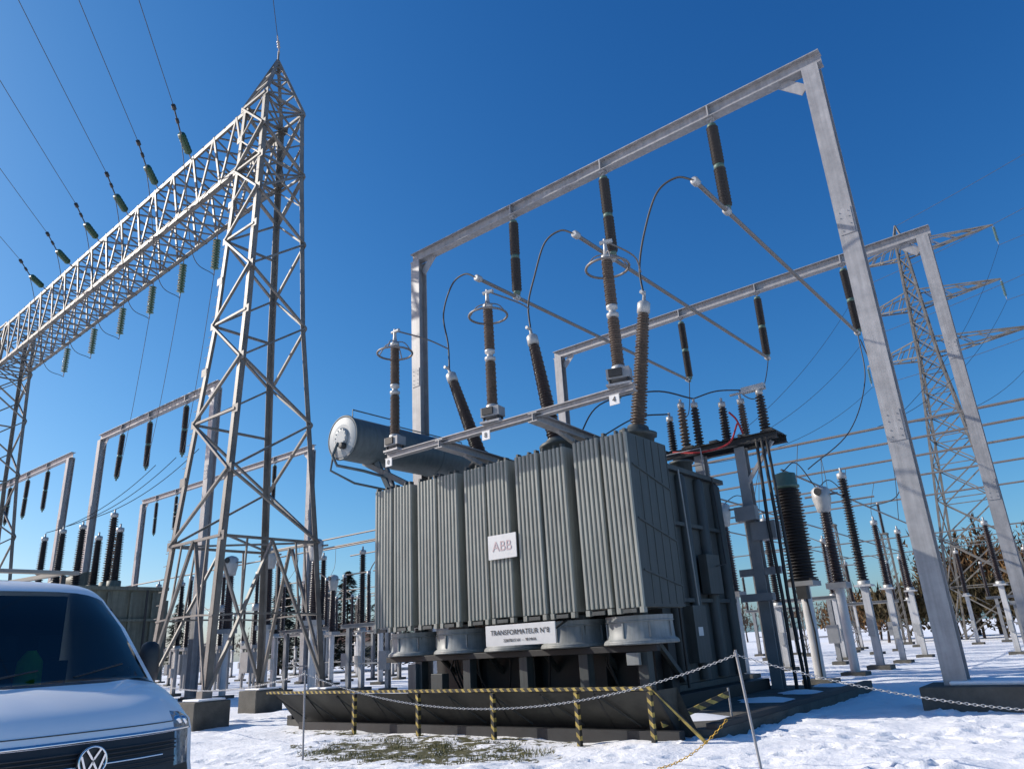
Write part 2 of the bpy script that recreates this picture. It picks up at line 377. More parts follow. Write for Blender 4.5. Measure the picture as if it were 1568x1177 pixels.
for i in range(5):
    cx=-15.35+1.73*i
    b.lathe((cx,14.95,1.53),(0,0,1),[(0,.80),(.03,.82),(.06,.80),(.10,.74),(.42,.72),(.5,.74),(.56,.74)],'duct' ,36)
    b.torus((cx,14.95,1.53),(0,0,1),.80,.028,'duct',36)
    b.torus((cx,14.95,1.98),(0,0,1),.73,.02,'duct',36)
    for k in range(8):
        a=k*math.pi/4; b.beam((cx,14.95,1.50),(cx+.72*math.cos(a),14.95+.72*math.sin(a),1.52),.16,.02,'dark')
        b.beam((cx+.74*math.cos(a),14.95+.74*math.sin(a),1.65),(cx+.74*math.cos(a),14.95+.74*math.sin(a),1.95),.03,.03,'duct')
    b.lathe((cx,14.95,1.45),(0,0,1),[(0,.14),(.3,.14)],'dark',12)
    b.torus((cx,14.95,1.50),(0,0,1),.45,.01,'dark',24,4)
b.obj('cooling_fans',TR)
b=B(); b.box((-11.7,13.55,1.63),(-9.72,13.58,2.08),'white')
for xx in (-11.5,-9.9): b.beam((xx,13.6,1.86),(xx,14.4,2.15),.04,.04,'dark')
b.box((-11.9,14.005,3.62),(-11.02,14.03,4.2),'white'); b.obj('name_plates',TR)
text('TRANSFORMATEUR N°8',.155,(-10.71,13.54,1.91),(math.pi/2,0,0),'ink',TR,'sign_text')
text('220/70/15 kV  –  90 MVA',.09,(-10.71,13.54,1.74),(math.pi/2,0,0),'ink',TR,'sign_subtext')
text('ABB',.34,(-11.46,13.998,3.91),(math.pi/2,0,0),'redink',TR,'maker_plate_text')
b=B()
tilt=[V((.18,0,1)),V((-.17,0,1)),V((-.38,0,1))]
for i,(t,d) in enumerate(zip(btops,tilt)):
    d=d.normalized(); mt='porcl' if i==0 else 'porc'  # first bushing uses the paler brown porcelain, the others the dark one
    Lb=3.0 if i<2 else 2.9; base=t-d*(Lb+.45)
    b.lathe(base-d*1.0,d,[(0,.42),(.75,.42),(.76,.48),(.86,.48),(.87,.3),(1.0,.26)],'paintd',20)
    b.sheds(base,d,Lb,.225,.165,.15,.1,38,mt,18)
    b.lathe(base+d*Lb,d,[(0,.12),(.02,.17),(.28,.17),(.33,.12),(.36,.05),(.62,.04)],'cap',16)
    b.lathe(t+d*.1,V((0,-1,0)),[(0,.05),(.18,.05)],'cap',8)
b.obj('hv_bushings',TR)
b=B()
for xx,yy in ((-14.2,17.5),(-12.6,18.6),(-10,18.4),(-9.2,19.8)):
    b.lathe((xx,yy,5.88),(0,0,1),[(0,.3),(.5,.3),(.51,.35),(.58,.35),(.6,.1)],'paintd',16)
b.path([(-16.5,17,7.0),(-15.6,17,6.6),(-13.5,17.2,6.4),(-9.5,17.3,6.3)],.07,'cons',8)
for xx in (-13,-11.5,-10,-8.8): b.tube((xx,20.4,5.88),(xx,20.4,6.9),.02,'galv',6)
b.tube((-13,20.4,6.9),(-8.8,20.4,6.9),.02,'galv',6); b.tube((-13,20.4,6.4),(-8.8,20.4,6.4),.015,'galv',6)
for xx in np.arange(-15.2,-8.6,.8): b.box((xx,16.25,5.88),(xx+.12,16.4,6.15+.15*rnd()),'paintd')
b.obj('lid_fittings',TR)
b=B()
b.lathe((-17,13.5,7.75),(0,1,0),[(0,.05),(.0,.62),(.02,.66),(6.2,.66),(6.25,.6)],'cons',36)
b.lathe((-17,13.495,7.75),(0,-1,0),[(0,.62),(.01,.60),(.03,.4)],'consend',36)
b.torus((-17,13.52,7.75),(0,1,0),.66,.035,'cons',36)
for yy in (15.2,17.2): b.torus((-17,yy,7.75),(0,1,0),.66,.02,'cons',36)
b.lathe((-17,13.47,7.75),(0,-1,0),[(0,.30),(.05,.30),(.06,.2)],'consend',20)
for a in range(12):
    an=a*math.pi/6; b.lathe((-17+.25*math.cos(an),13.42,7.75+.25*math.sin(an)),(0,-1,0),[(0,.02),(.03,.02)],'cap',6)
b.lathe((-16.85,13.44,7.45),(0,-1,0),[(0,.1),(.12,.1),(.13,.04)],'dark',14)
b.path([(-17.1,13.4,7.6),(-17.2,13.3,7.2),(-17.1,13.4,6.9),(-16.5,13.9,6.7),(-16.3,15.5,6.5)],.045,'cons',8)
b.path([(-17.3,13.45,7.5),(-17.4,13.4,6.8),(-16.9,13.9,6.4),(-15.9,16.4,6.0)],.035,'cons',8)
for yy in (14.6,18.6):
    b.beam((-17.3,yy,7.2),(-15.4,yy,6.2),.12,.16,'cons'); b.beam((-16.7,yy,7.1),(-16.0,yy+.2,5.6),.12,.14,'cons'); b.beam((-16.3,yy,6.9),(-15.5,yy,5.2),.1,.1,'cons')
b.path([(-16.8,13.7,8.38),(-16.8,13.7,8.62),(-16.8,15.4,8.62),(-16.8,15.4,8.4)],.02,'cons',6)
b.path([(-17.2,16,8.38),(-17.2,16,8.6),(-17.2,19,8.6),(-17.2,19,8.4)],.02,'cons',6)
b.obj('conservator_tank',TR)
b=B(); b.hsec((-14.9,13.4,6.72),(-7.05,13.4,6.72),.2,.16,'galv',V((0,0,1)),.02)
for xx in (-12.75,-9.7):
    b.hsec((xx,13.2,6.62),(xx,16.3,6.5),.26,.22,'galv',V((0,0,1)),.02); b.beam((xx,16.0,6.4),(xx,16.2,5.8),.3,.3,'paintd'); b.beam((xx,14.2,6.5),(xx,16.2,5.95),.1,.12,'galv')
b.obj('arrester_support_bar',TR)
def arrester():
    b=B(); b.box((-.28,-.18,0),(.28,.18,.05),'galv'); b.box((-.26,-.16,.16),(.26,.16,.40),'postd')
    for x in (-.2,.2):
        for y in (-.1,.1): b.tube((x,y,.05),(x,y,.16),.035,'dark',8)
    b.box((-.2,-.2,.2),(.1,-.16,.38),'dark')
    b.lathe((0,0,.4),(0,0,1),[(0,.16),(.06,.16),(.1,.1)],'cap',14)
    b.sheds((0,0,.5),(0,0,1),1.15,.145,.14,.08,.08,20,'porcl',16)
    b.lathe((0,0,1.65),(0,0,1),[(0,.09),(.03,.14),(.1,.14),(.13,.08),(.2,.08),(.23,.13),(.3,.13),(.33,.08)],'cap',16)
    b.sheds((0,0,1.98),(0,0,1),1.15,.14,.135,.08,.08,20,'porcl',16)
    b.lathe((0,0,3.13),(0,0,1),[(0,.08),(.03,.13),(.1,.13),(.12,.07),(.3,.05),(.55,.035)],'cap',16)
    b.torus((0,0,2.92),(0,0,1),.5,.03,'pipe',36)
    for k in range(4):
        a=k*math.pi/2+.4; c,s=math.cos(a),math.sin(a)
        b.curve([(0.06*c,.06*s,3.28),(.3*c,.3*s,3.2),(.5*c,.5*s,2.92)],.016,'pipe',5,5)
    b.lathe((-.12,0,3.6),(1,0,0),[(0,.05),(.3,.05)],'cap',8)
    return b.mesh('surge_arrester')
AM=arrester()
b=B()
for i,xx in enumerate((-14.6,-11.05,-7.4)):
    inst('surge_arrester',AM,(xx,13.4,6.81),(0,0,.15*i))
    top=V((xx,13.4,10.45)); t=btops[2-i]
    b.curve([top,top+V((.1,1.2,.05)),V((t.x,16,t.z+.75))],.022,'pipe',6,6)
b.obj('arrester_leads')
e=empty('phase_number_plate'); b=B()
for x0 in (-7.60,-11.26,-14.76): b.box((x0,13.2,6.38),(x0+.24,13.23,6.60),'white')
b.obj('plates',e)
text('4',.18,(-7.48,13.19,6.49),(math.pi/2,0,0),'ink',e,'digit_a');text('8',.18,(-11.14,13.19,6.49),(math.pi/2,0,0),'ink',e,'digit_b');text('0',.18,(-14.64,13.19,6.49),(math.pi/2,0,0),'ink',e,'digit_c')

# ------------------------------------------------------------ cable termination platform
b=B()
for xx,zz in ((-7.8,6.8),(-9.1,6.8)):
    b.hsec((xx,21,0),(xx,21,zz),.3,.3,'postd',V((0,1,0)),.025); b.box((xx-.4,20.6,-.1),(xx+.4,21.4,.1),'conc')
b.hsec((-10.3,20.8,6.95),(-6.6,20.8,6.95),.2,.22,'dark',V((0,0,1)),.02); b.hsec((-10.3,21.6,6.95),(-6.6,21.6,6.95),.2,.22,'dark',V((0,0,1)),.02)
for xx in (-10.2,-9.3,-8.5,-7.6,-6.8): b.beam((xx,20.7,7.1),(xx,21.7,7.1),.25,.06,'dark')
b.beam((-7.8,20.9,5.6),(-6.8,20.9,6.8),.1,.1,'galv'); b.beam((-7.8,21,4.3),(-7.1,21,4.3),.5,.5,'postd'); b.beam((-8.4,21,3.2),(-7.2,21,3.2),.12,.2,'galv')
b.box((-8.1,20.5,4.6),(-7.5,20.8,5.0),'postd'); b.box((-8.3,20.5,2.4),(-7.4,20.75,2.6),'postd')
b.path([(-7.2,20.75,6.9),(-7.25,20.7,4.5),(-7.2,20.7,2.5),(-7.25,20.75,0)],.05,'dark',8)
b.path([(-7.05,20.75,6.9),(-7.0,20.7,4.5),(-7.05,20.7,2.5),(-7.0,20.75,0)],.05,'dark',8)
b.path([(-6.9,20.75,6.9),(-6.85,20.7,3.5),(-6.9,20.7,0)],.045,'dark',8)
for xx,rr,hh,mt in ((-10.0,.15,1.0,'rubber'),(-9.55,.17,1.35,'porcl'),(-9.1,.16,1.25,'rubber'),(-8.2,.16,1.05,'rubber'),(-7.6,.14,1.0,'porcl'),(-7.0,.17,1.15,'rubber')):
    b.sheds((xx,21.1,7.14),(0,0,1),hh,rr,rr*.85,rr*.6,rr*.5,12,mt,14)
    b.lathe((xx,21.1,7.14+hh),(0,0,1),[(0,.07),(.02,.11),(.16,.11),(.18,.04),(.3,.04)],'cap',12)
b.curve([(-7.6,20.9,7.1),(-7.7,20.8,7.6),(-7.9,20.8,7.9)],.03,'red',6); b.curve([(-9.8,20.6,7.0),(-8.9,20.5,6.8),(-8.0,20.6,6.9),(-7.7,20.8,7.5)],.03,'red',6)
b.tube((-7.9,21.1,8.5),(-6.8,21.1,8.5),.04,'cap',8); b.box((-7.5,21,8.45),(-6.8,21.2,8.62),'cap')
b.curve([(-9.1,21.1,8.7),(-9.9,20,8.9),(-11.0,18.5,8.4),(-11.5,17.8,7.2)],.025,'wire'); b.curve([(-9.1,21.1,8.7),(-8.3,21.1,8.75),(-7.4,21.1,8.55)],.022,'wire')
b.curve([(-10.0,21.1,8.4),(-10.6,20,8.2),(-11.2,18.6,7.4)],.025,'wire')
b.obj('cable_termination_platform')
b=B()
b.sag((-9.3,30,12.6),(-7.6,21.1,8.6),.9,.02,'wire'); b.sag((-13.0,30,12.6),(-9.6,21.1,8.7),1.0,.02,'wire')
b.curve([(-5.65,30,12.5),(-5.7,29.6,10.5),(-6.4,28.5,8.4),(-7.84,27.5,7.1)],.022,'wire')
b.curve([(-5.65,30.2,12.4),(-5.2,31,9),(-6.2,34,6.8),(-7.9,36,6.6)],.022,'wire')
b.obj('dropper_cable')

b=B()
b.box((-17.6,12.4,-.1),(-5.75,22.2,.15),'conc'); b.box((-5.95,12.4,.15),(-5.75,22.2,.24),'dark')
b.box((-17.6,12.4,.15),(-17.4,22.2,.24),'dark')
b.obj('bund_slab',bevel=.01)
b=B()
for (x0,y0,x1,y1) in ((-7.9,13.2,-6.2,14.6),(-7.6,16.8,-6.1,18.2),(-7.4,19.0,-6.1,20.1),(-7.2,21.2,-6.1,22.1)):
    n=22;vv=[((x0+x1)/2,(y0+y1)/2,.22)];ff=[]
    for rr_,zz in ((.55,.205),(1,.153)):
        for k in range(n):
            a=2*math.pi*k/n;r=rr_*(.9+.35*noise.noise(V((x0+math.cos(a)*2.2,y0+math.sin(a)*2.2,rr_)))); vv.append(((x0+x1)/2+(x1-x0)/2*math.cos(a)*r,(y0+y1)/2+(y1-y0)/2*math.sin(a)*r,zz))
    for k in range(n): ff.append((0,1+k,1+(k+1)%n)); ff.append((1+k,1+n+k,1+n+(k+1)%n,1+(k+1)%n))
    b.add(vv,ff,'snowp',True)
b.obj('snow_patch')

b=B()
X0,X1=-17.0,-6.42
n=9
for i in range(n):
    xa=X0+(X1-X0)*i/n; xb=X0+(X1-X0)*(i+1)/n-.015; yo=U(-.02,.02)
    vv=[(xa+.0,11.62+yo,.80),(xb,11.62+yo,.80),(xb+.0,12.35,.03),(xa+.0,12.35,.03)]
    vv+=[(v[0],v[1]+.03,v[2]) for v in vv]
    b.add(vv,[(0,3,2,1),(4,5,6,7),(0,1,5,4),(1,2,6,5),(2,3,7,6),(3,0,4,7)],'barr')
    b.beam((xb,11.66,.76),(xb,12.38,.05),.04,.05,'dark'); b.beam((xa+.05,11.60,.74),(xb-.6,12.15,.2),.02,.03,'barr')
b.add([(X1,11.62,.8),(X1+.02,12.4,.8),(X1+.35,12.4,.02),(X1,12.37,.02)],[(0,3,2,1)],'barr')
b.box((X0-.3,11.56,.815),(X1,11.66,.87),'yb')
b.beam((X1+.0,11.6,.83),(X1+.75,11.75,.03),.04,.05,'yb')
for xx in (-13.86,-11.85,-9.83,-7.90,-6.45): b.box((xx-.035,11.47,-.05),(xx+.035,11.55,.80),'yb')
b.box((-16.4,11.9,-.05),(-6.2,12.1,.16),'dark')
b.obj('hazard_barrier')

def post(x,y,h,lean=(0,0),m='galv'):
    b=B(); b.tube((0,0,-.1),(lean[0],lean[1],h),.018,m,10); b.torus((lean[0],lean[1]-.03,h-.05),(1,0,0),.03,.006,'chain',10,5)
    o=b.obj('chain_post'); o.location=(x,y,0); return V((x+lean[0],y+lean[1],h-.06))
def chain(b,p,q,sg,m,pt=.04):
    p=V(p);q=V(q);n=max(4,int((q-p).length*1.02/pt)); pts=[p.lerp(q,i/n)-V((0,0,4*sg*(i/n)*(1-i/n))) for i in range(n+1)]
    for i in range(n):
        c=(pts[i]+pts[i+1])/2; d=(pts[i+1]-pts[i]).normalized(); x,y=frame(d); s=x if i%2 else y; w=d.cross(s)
        ring=[]; 
        for k in range(8):
            a=k*math.pi/4; e=d*math.cos(a)*pt*.62+s*math.sin(a)*pt*.32
            r=.0055; nn=e.normalized()
            ring+=[c+e+nn*r,c+e+w*r,c+e-nn*r,c+e-w*r]
        b.add(ring,[(k*4+j,((k+1)%8)*4+j,((k+1)%8)*4+(j+1)%4,k*4+(j+1)%4) for k in range(8) for j in range(4)],m,True)
pA=post(-20.6,10.2,1.3); pB=post(-11.7,8.6,1.42,(-.02,0)); pC=post(-4.05,9.85,1.42,(-.16,.1)); pD=post(3.2,11.2,1.0)
b=B(); chain(b,pA,pB,.25,'chain'); chain(b,pB,pC,.62,'chain'); chain(b,pC,pD,.55,'chain'); b.obj('barrier_chain')
b=B(); chain(b,(-5.2,9.3,.05),(-4.35,9.7,.6),.1,'ychain'); b.obj('yellow_chain')
b=B(); b.beam((-6.55,12.0,.25),(-6.0,13.6,.6),.03,.10,'yb'); b.tube((-6.0,13.6,.1),(-6.0,13.6,.7),.02,'galv',8); b.obj('hazard_tape_rail')
b=B(); b.box((-8.25,22.1,-.05),(-8.1,22.2,2.3),'yb'); b.obj('hazard_marker_post')

# ------------------------------------------------------------ lattice portal tower
HX=1.68
def sc_(z):
    P=[(0,1.06),(5.2,.90),(13,.62),(19.6,.50),(22.6,.46)]
    for (a,sa),(c,sb) in zip(P,P[1:]):
        if z<=c: return sa+(sb-sa)*(z-a)/(c-a)
    return .46
def ltower(name,cx,cy,peak=True,s0=1.):
    b=B(); m='galvt'
    def cor(z,i):
        s=sc_(z)*s0; return V((cx+(-1,1,1,-1)[i]*HX*s,cy+(-1,-1,1,1)[i]*1.95*s,z))
    lv=[.7,2.9,5.2,7.3,9.3,11.2,13,14.8,16.5,18.1,19.6,21.1,22.6]
    for i in range(4):
        ax=V(((1,-1,-1,1)[i],0,0)); ay=V((0,(1,1,-1,-1)[i],0))
        for z0,z1 in zip([.5,5.2,13,19.6],[5.2,13,19.6,22.6]): b.angle(cor(z0,i),cor(z1,i),.19,m,ax,ay,.02)
        j=(i+1)%4
        for k in range(len(lv)-1):
            za,zb=lv[k],lv[k+1]
            nrm=(cor(za,j)-cor(za,i)).cross(V((0,0,1))).normalized()
            o1=nrm*.03;o2=-nrm*.03
            if k<2 :
                apex=(cor(lv[2],i)+cor(lv[2],j))/2
                if k==0:
                    b.beam(cor(za,i)+o1,apex+o1,.10,.08,m); b.beam(cor(za,j)+o2,apex+o2,.10,.08,m)
                    m1=(cor(za,i)+apex)/2; m2=(cor(za,j)+apex)/2; b.beam(m1,m2,.06,.05,m)
                    b.beam(m1,(cor(lv[2],i)*.5+apex*.5),.05,.05,m); b.beam(m2,(cor(lv[2],j)*.5+apex*.5),.05,.05,m)
                if k==1:
                    b.beam(cor(za,i),(cor(lv[0],i)+apex)/2,.06,.05,m); b.beam(cor(za,j),(cor(lv[0],j)+apex)/2,.06,.05,m)
            else:
                if (k%2==0)==(i%2==0): b.beam(cor(za,i)+o1,cor(zb,j)+o1,.10,.07,m)
                else: b.beam(cor(za,j)+o1,cor(zb,i)+o1,.10,.07,m)
                if k>=9: 
                    b.beam(cor(za,j)+o2,cor(zb,i)+o2,.07,.05,m); b.beam(cor(za,i)+o2,cor(zb,j)+o2,.07,.05,m)
            if k in (2,10) or (k>2 and i in(0,3) and k%2==0): b.beam(cor(za,i),cor(za,j),.08,.08,m)
        b.beam(cor(22.6,i),cor(22.6,j),.1,.1,m)
    for z in (5.2,19.6,22.6): b.beam(cor(z,0),cor(z,2),.06,.06,m); b.beam(cor(z,1)+V((0,0,.07)),cor(z,3)+V((0,0,.07)),.06,.06,m)
    if peak:
        pk=V((cx+.05,cy,25.2)); q=[]
        for i in range(4):
            c=cor(22.6,i); b.beam(c,pk,.12,.1,m); q.append([c.lerp(pk,t) for t in (.35,.62,.82)])
        for i in range(4):
            j=(i+1)%4
            for t in range(3): b.beam(q[i][t],q[j][t],.06,.06,m)
            b.beam(cor(22.6,i),q[j][0],.06,.05,m); b.beam(q[i][0],q[j][1],.05,.05,m)
        b.tube(pk,pk+V((0,0,.5)),.04,m,6)
    for z in np.arange(3,19,.4):
        c=cor(z,0); b.tube(c,c+V((-.18,0,0)),.012,m,4)
    for i in range(4): b.beam(cor(.5,i),cor(.9,i),.3,.3,m)
    for z in lv[2:]:
        for i in (0,1): c=cor(z,i); b.box((c.x-.16,c.y-.012,c.z-.14),(c.x+.16,c.y+.0,c.z+.14),m)
    o=b.obj(name)
    for i in range(4):
        f=cor(0,i); fb=B(); fb.cbox((f.x,f.y,.28),(1.05,1.05,.76),'conc'); fb.cbox((f.x+.05,f.y,.69),(.85,.8,.06),'snowp'); fb.obj('footing',o,.03)
    return o
ltower('lattice_tower',-22.0,13.6)
ltower('lattice_tower',-51.8,14.5,False)
b=B(); m='galvt'
def yb(x): return 13.6+(x+21.8)/(-30)*.9
z0,z1=19.7,22.5; hw=.93
xs_=list(np.linspace(-22.4,-51.0,17))
for s in (-1,1):
    for z in (z0,z1):
        b.angle((xs_[0],yb(xs_[0])+s*hw,z),(xs_[-1],yb(xs_[-1])+s*hw,z),.20,m,(0,-s,0),(0,0,1 if z==z0 else -1),.02)
for k in range(len(xs_)-1):
    a,c=xs_[k],xs_[k+1]; mid=(a+c)/2
    for s in (-1,1):
        y0=yb(a)+s*hw*.98;y1=yb(c)+s*hw*.98;ym=(y0+y1)/2
        b.beam((a,y0,z0),(mid,ym,z1),.10,.07,m); b.beam((mid,ym,z1),(c,y1,z0),.10,.07,m)
    for z in (z0,z1):
        b.beam((a,yb(a)-hw,z),(mid,yb(mid)+hw,z),.08,.06,m); b.beam((mid,yb(mid)+hw,z),(c,yb(c)-hw,z),.08,.06,m)
        b.beam((a,yb(a)+hw,z+.03),(mid,yb(mid)-hw,z+.03),.06,.05,m); b.beam((mid,yb(mid)-hw,z+.03),(c,yb(c)+hw,z+.03),.06,.05,m)
b.obj('lattice_crossbeam')
wd=V((.773,-.635,.02)).normalized()
def disc_string(b,p,d,L,r=.13,m='green'):
    p=V(p);d=V(d).normalized(); b.tube(p,p+d*.25,.025,'galv',6)
    b.sheds(p+d*.25,d,L,r,r,.035,.035,int(L/.13),m,10)
    b.tube(p+d*(.25+L),p+d*(.5+L),.025,'galv',6); return p+d*(.5+L)
TI=B(); LW=B()
tg={-27:(-38.6,19.6,12.6),-30.1:(-42.8,19.6,12.6),-33.2:(-46.3,19.6,12.6)}
for xx in (-27,-30.1,-33.2,-36.6,-40.2,-44):
    p=V((xx,yb(xx)-hw,z1-.1)); d=(wd+V((0,0,-.12))).normalized()
    e=disc_string(TI,p+d*.4,d,1.35,.17); TI.tube(p,p+d*.4,.03,'galv',6)
    dd=(wd+V((0,0,.12))).normalized(); e2=e+dd*1.3; LW.tube(e,e2,.03,'wire',6); LW.tube(e2-dd*.2,e2,.09,'wire',6); LW.tube(e+dd*.4,e+dd*.6,.07,'wire',6)
    LW.sag(e2,e2+wd*75+V((0,0,5.5)),2.0,.013,'wire',5,30)
    t=disc_string(TI,(xx-.6,yb(xx)+.9,z0-.05),(0,0,-1),1.5,.18)
    LW.curve([e,e+V((-.7,.7,-1.2)),V((xx-.3,yb(xx)-.3,z0-1.6)),t],.017,'wire',5)
    if xx in tg: LW.sag(t,tg[xx],1.2,.013,'wire',5)
TI.obj('tension_insulator')
LW.sag((-21.9,13.6,25.6),V((-21.9,13.6,25.6))+wd*75+V((0,0,5)),1.5,.013,'wire',5,30)
LW.obj('overhead_line')
b=B(); p=V((-21.9,13.6,25.6)); e=disc_string(b,p,wd,.4,.07,'galv'); b.obj('shield_wire_clamp')

# ------------------------------------------------------------ distant pylon
def pylon(cx,cy,H,sc=1.,arms=((33,7.2,4.2),(28,6.6,4.6),(23.3,7.8,5.0))):
    b=B();m='galvt'
    def w(z): return (2.9-(2.9-.75)*min(z,23)/23 if z<23 else .75-.5*(z-23)/(H-23))*sc
    def c(z,i): return V((cx+(-1,1,1,-1)[i]*w(z),cy+(-1,-1,1,1)[i]*w(z),z))
    lv=[0,4,7.6,10.8,13.6,16,18.2,20.2,22,23.6,25.2,26.8,28.4,30,31.6,33.2,H-1.2]
    for i in range(4):
        j=(i+1)%4
        for a,d in zip(lv,lv[1:]):
            b.beam(c(a,i),c(d,i),.17,.17,m); b.beam(c(a,i),c(d,j),.09,.09,m); b.beam(c(a,j),c(d,i),.09,.09,m); b.beam(c(d,i),c(d,j),.07,.07,m)
        b.beam(c(lv[-1],i),(cx,cy,H),.12,.12,m)
    for z,lr,ll in arms:
        for s,l in ((1,lr),(-1,ll)):
            tip=V((cx+s*l,cy,z+.5)); 
            for yy in (-1,1):
                r0=V((cx+s*w(z),cy+yy*w(z),z));r1=V((cx+s*w(z),cy+yy*w(z),z+1.5))
                b.beam(r0,tip,.12,.12,m); b.beam(r1,tip,.10,.10,m)
                for t in (.2,.4,.6,.8): b.beam(r0.lerp(tip,t),r1.lerp(tip,max(0,t-.15)),.07,.07,m)
            for t in (.0,.25,.5,.75): b.beam(V((cx+s*w(z),cy-w(z),z)).lerp(tip,t),V((cx+s*w(z),cy+w(z),z)).lerp(tip,t+.2),.07,.07,m)
            disc_string(b,tip,(0,.0,-1),1.4,.13,'greenc')
    b.obj('lattice_pylon')
pylon(-8,70,36.5)
b=B()
for z,lr,ll in ((33,7.2,4.2),(28,6.6,4.6),(23.3,7.8,5.0)):
    for xx in (-8+lr,-8-ll):
        b.sag((xx,70,z-1.5),(xx+55,40,z+4),3,.02,'wire',4,24); b.sag((xx,70,z-1.5),(xx-7,44,12),1.5,.018,'wire',4,16)
b.sag((-8,70,36.4),(55,40,42),2,.02,'wire',4,24); b.obj('overhead_line')

# ------------------------------------------------------------ switchyard equipment
def eq_a(hp=3.1,hi=2.6,r=.19,m='porc',head='cap'):
    b=B(); b.box((-.35,-.35,-.1),(.35,.35,.12),'conc'); b.hsec((0,0,.1),(0,0,hp-.06),.22,.22,'post',V((0,1,0)),.025)
    b.box((-.26,-.26,hp-.06),(.26,.26,hp),'post'); b.lathe((0,0,hp),(0,0,1),[(0,r),(.12,r),(.14,r*.8)],'cap',12)
    b.sheds((0,0,hp+.14),(0,0,1),hi,r,r*.85,r*.6,r*.5,int(hi/.09),m,12)
    b.lathe((0,0,hp+.14+hi),(0,0,1),[(0,r*.5),(.02,r*.8),(.2,r*.8),(.24,.05),(.4,.04)],head,12)
    b.box((-.1,-.28,1.0),(.1,-.13,1.5),'cap')
    return b.mesh('post_insulator')
def eq_vt():
    b=B(); b.box((-.45,-.45,-.1),(.45,.45,.12),'conc'); b.tube((0,0,.1),(0,0,2.9),.17,'post',14); b.box((-.42,-.42,2.9),(.42,.42,3.05),'postd')
    b.box((-.38,-.38,3.0),(.38,.38,3.12),'dark')
    b.sheds((0,0,3.12),(0,0,1),2.95,.48,.44,.34,.32,30,'rubber',20)
    b.lathe((0,0,6.07),(0,0,1),[(0,.3),(.03,.42),(.1,.42),(.12,.36),(.5,.36),(.55,.2),(.6,.05)],'greenc',20)
    b.box((-.12,-.5,2.5),(.2,-.2,2.9),'dark'); b.path([(.1,-.3,2.5),(.15,-.25,1.5),(.12,-.25,0)],.03,'dark')
    return b.mesh('voltage_transformer')
def eq_ct():
    b=B(); b.box((-.4,-.4,-.1),(.4,.4,.12),'conc'); b.tube((0,0,.1),(0,0,2.9),.16,'post',14); b.box((-.35,-.35,2.9),(.35,.35,3.1),'postd')
    b.sheds((0,0,3.1),(0,0,1),2.5,.27,.2,.19,.14,26,'porc',18)
    b.lathe((0,0,5.6),(0,0,1),[(0,.15),(.05,.24),(.2,.26),(.5,.33),(.85,.33),(.95,.22),(1.0,.05)],'cap',20)
    b.lathe((0,-.34,6.35),(0,-1,0),[(0,.14),(.04,.14)],'dark',14); b.tube((-.6,0,6.25),(.6,0,6.25),.04,'pipe',8)
    return b.mesh('current_transformer')
def eq_iso(hp=3.0,hi=2.2):
    b=B()
    for x in (-1.3,1.3):
        b.box((x-.3,-.3,-.1),(x+.3,.3,.12),'conc'); b.hsec((x,0,.1),(x,0,hp-.2),.2,.2,'postd',V((0,1,0)),.02)
    b.hsec((-1.9,0,hp-.1),(1.9,0,hp-.1),.18,.18,'postd',V((0,0,1)),.02); b.beam((-1.3,0,1.2),(1.3,0,1.2),.06,.06,'postd')
    for x in (-1.7,0,1.7):
        b.sheds((x,0,hp),(0,0,1),hi,.14,.12,.08,.07,int(hi/.09),'porc',10); b.lathe((x,0,hp+hi),(0,0,1),[(0,.1),(.15,.1),(.17,.03)],'cap',10)
    b.tube((-1.7,0,hp+hi+.12),(0,0,hp+hi+.12),.035,'pipe',8); b.curve([(0,0,hp+hi+.1),(.6,0,hp+hi+.6),(1.7,0,hp+hi+.12)],.025,'pipe')
    b.box((1.05,-.35,.9),(1.55,-.12,1.7),'postd')
    return b.mesh('disconnector')
def eq_br():
    b=B()
    for x in (-.5,.5):
        for y in (-.4,.4): b.beam((x,y,0),(x,y,2.4),.12,.12,'postd')
    b.box((-.7,-.5,2.3),(.7,.5,2.5),'postd'); b.box((-.45,-.6,.9),(.45,.0,2.1),'postd')
    b.sheds((0,0,2.5),(0,0,1),2.0,.2,.2,.12,.12,20,'porc',12)
    b.lathe((0,0,4.5),(0,0,1),[(0,.15),(.05,.25),(.4,.25),(.45,.15)],'cap',12)
    b.sheds((0,0,4.95),(0,0,1),1.7,.17,.17,.1,.1,18,'porc',12); b.lathe((0,0,6.65),(0,0,1),[(0,.15),(.25,.15),(.27,.04),(.4,.04)],'cap',10)
    b.beam((-.5,-.4,.3),(.5,-.4,2.2),.06,.06,'postd'); b.beam((.5,.4,.3),(-.5,.4,2.2),.06,.06,'postd')
    return b.mesh('circuit_breaker')
EA,EB,VT,CT,IS,BR=eq_a(),eq_a(2.6,3.4,.2,'rubber'),eq_vt(),eq_ct(),eq_iso(),eq_br()
nm={EA:'post_insulator',EB:'post_insulator',VT:'voltage_transformer',CT:'current_transformer',IS:'disconnector_switch',BR:'circuit_breaker'}
def put(me,x,y,r=0,s=1): inst(nm[me],me,(x,y,0),(0,0,r),s)
put(VT,-7.94,25.0); put(CT,-7.84,28.5); 
put(EB,-7.9,32.2,0,1.2); put(EA,-8,36.5); put(EA,-8.1,41.5); put(EA,-8.1,48); put(EA,-8.2,59)
for xx in [-11.7,-15.4]:
    for yy,me in ((25,VT),(28.5,CT),(33,EB),(41.5,EA),(48,EA),(59,EA)): put(me,xx+U(-.1,.1),yy)
for xx,yy,me in ((-4.3,41.5,EA),(-4.3,59,EA),(-.6,48,EA),(-.6,61,EA),(3.1,54,EA),(3.1,66,EA),(-4.4,51,BR)): put(me,xx,yy,U(-.1,.1),U(.95,1.05))
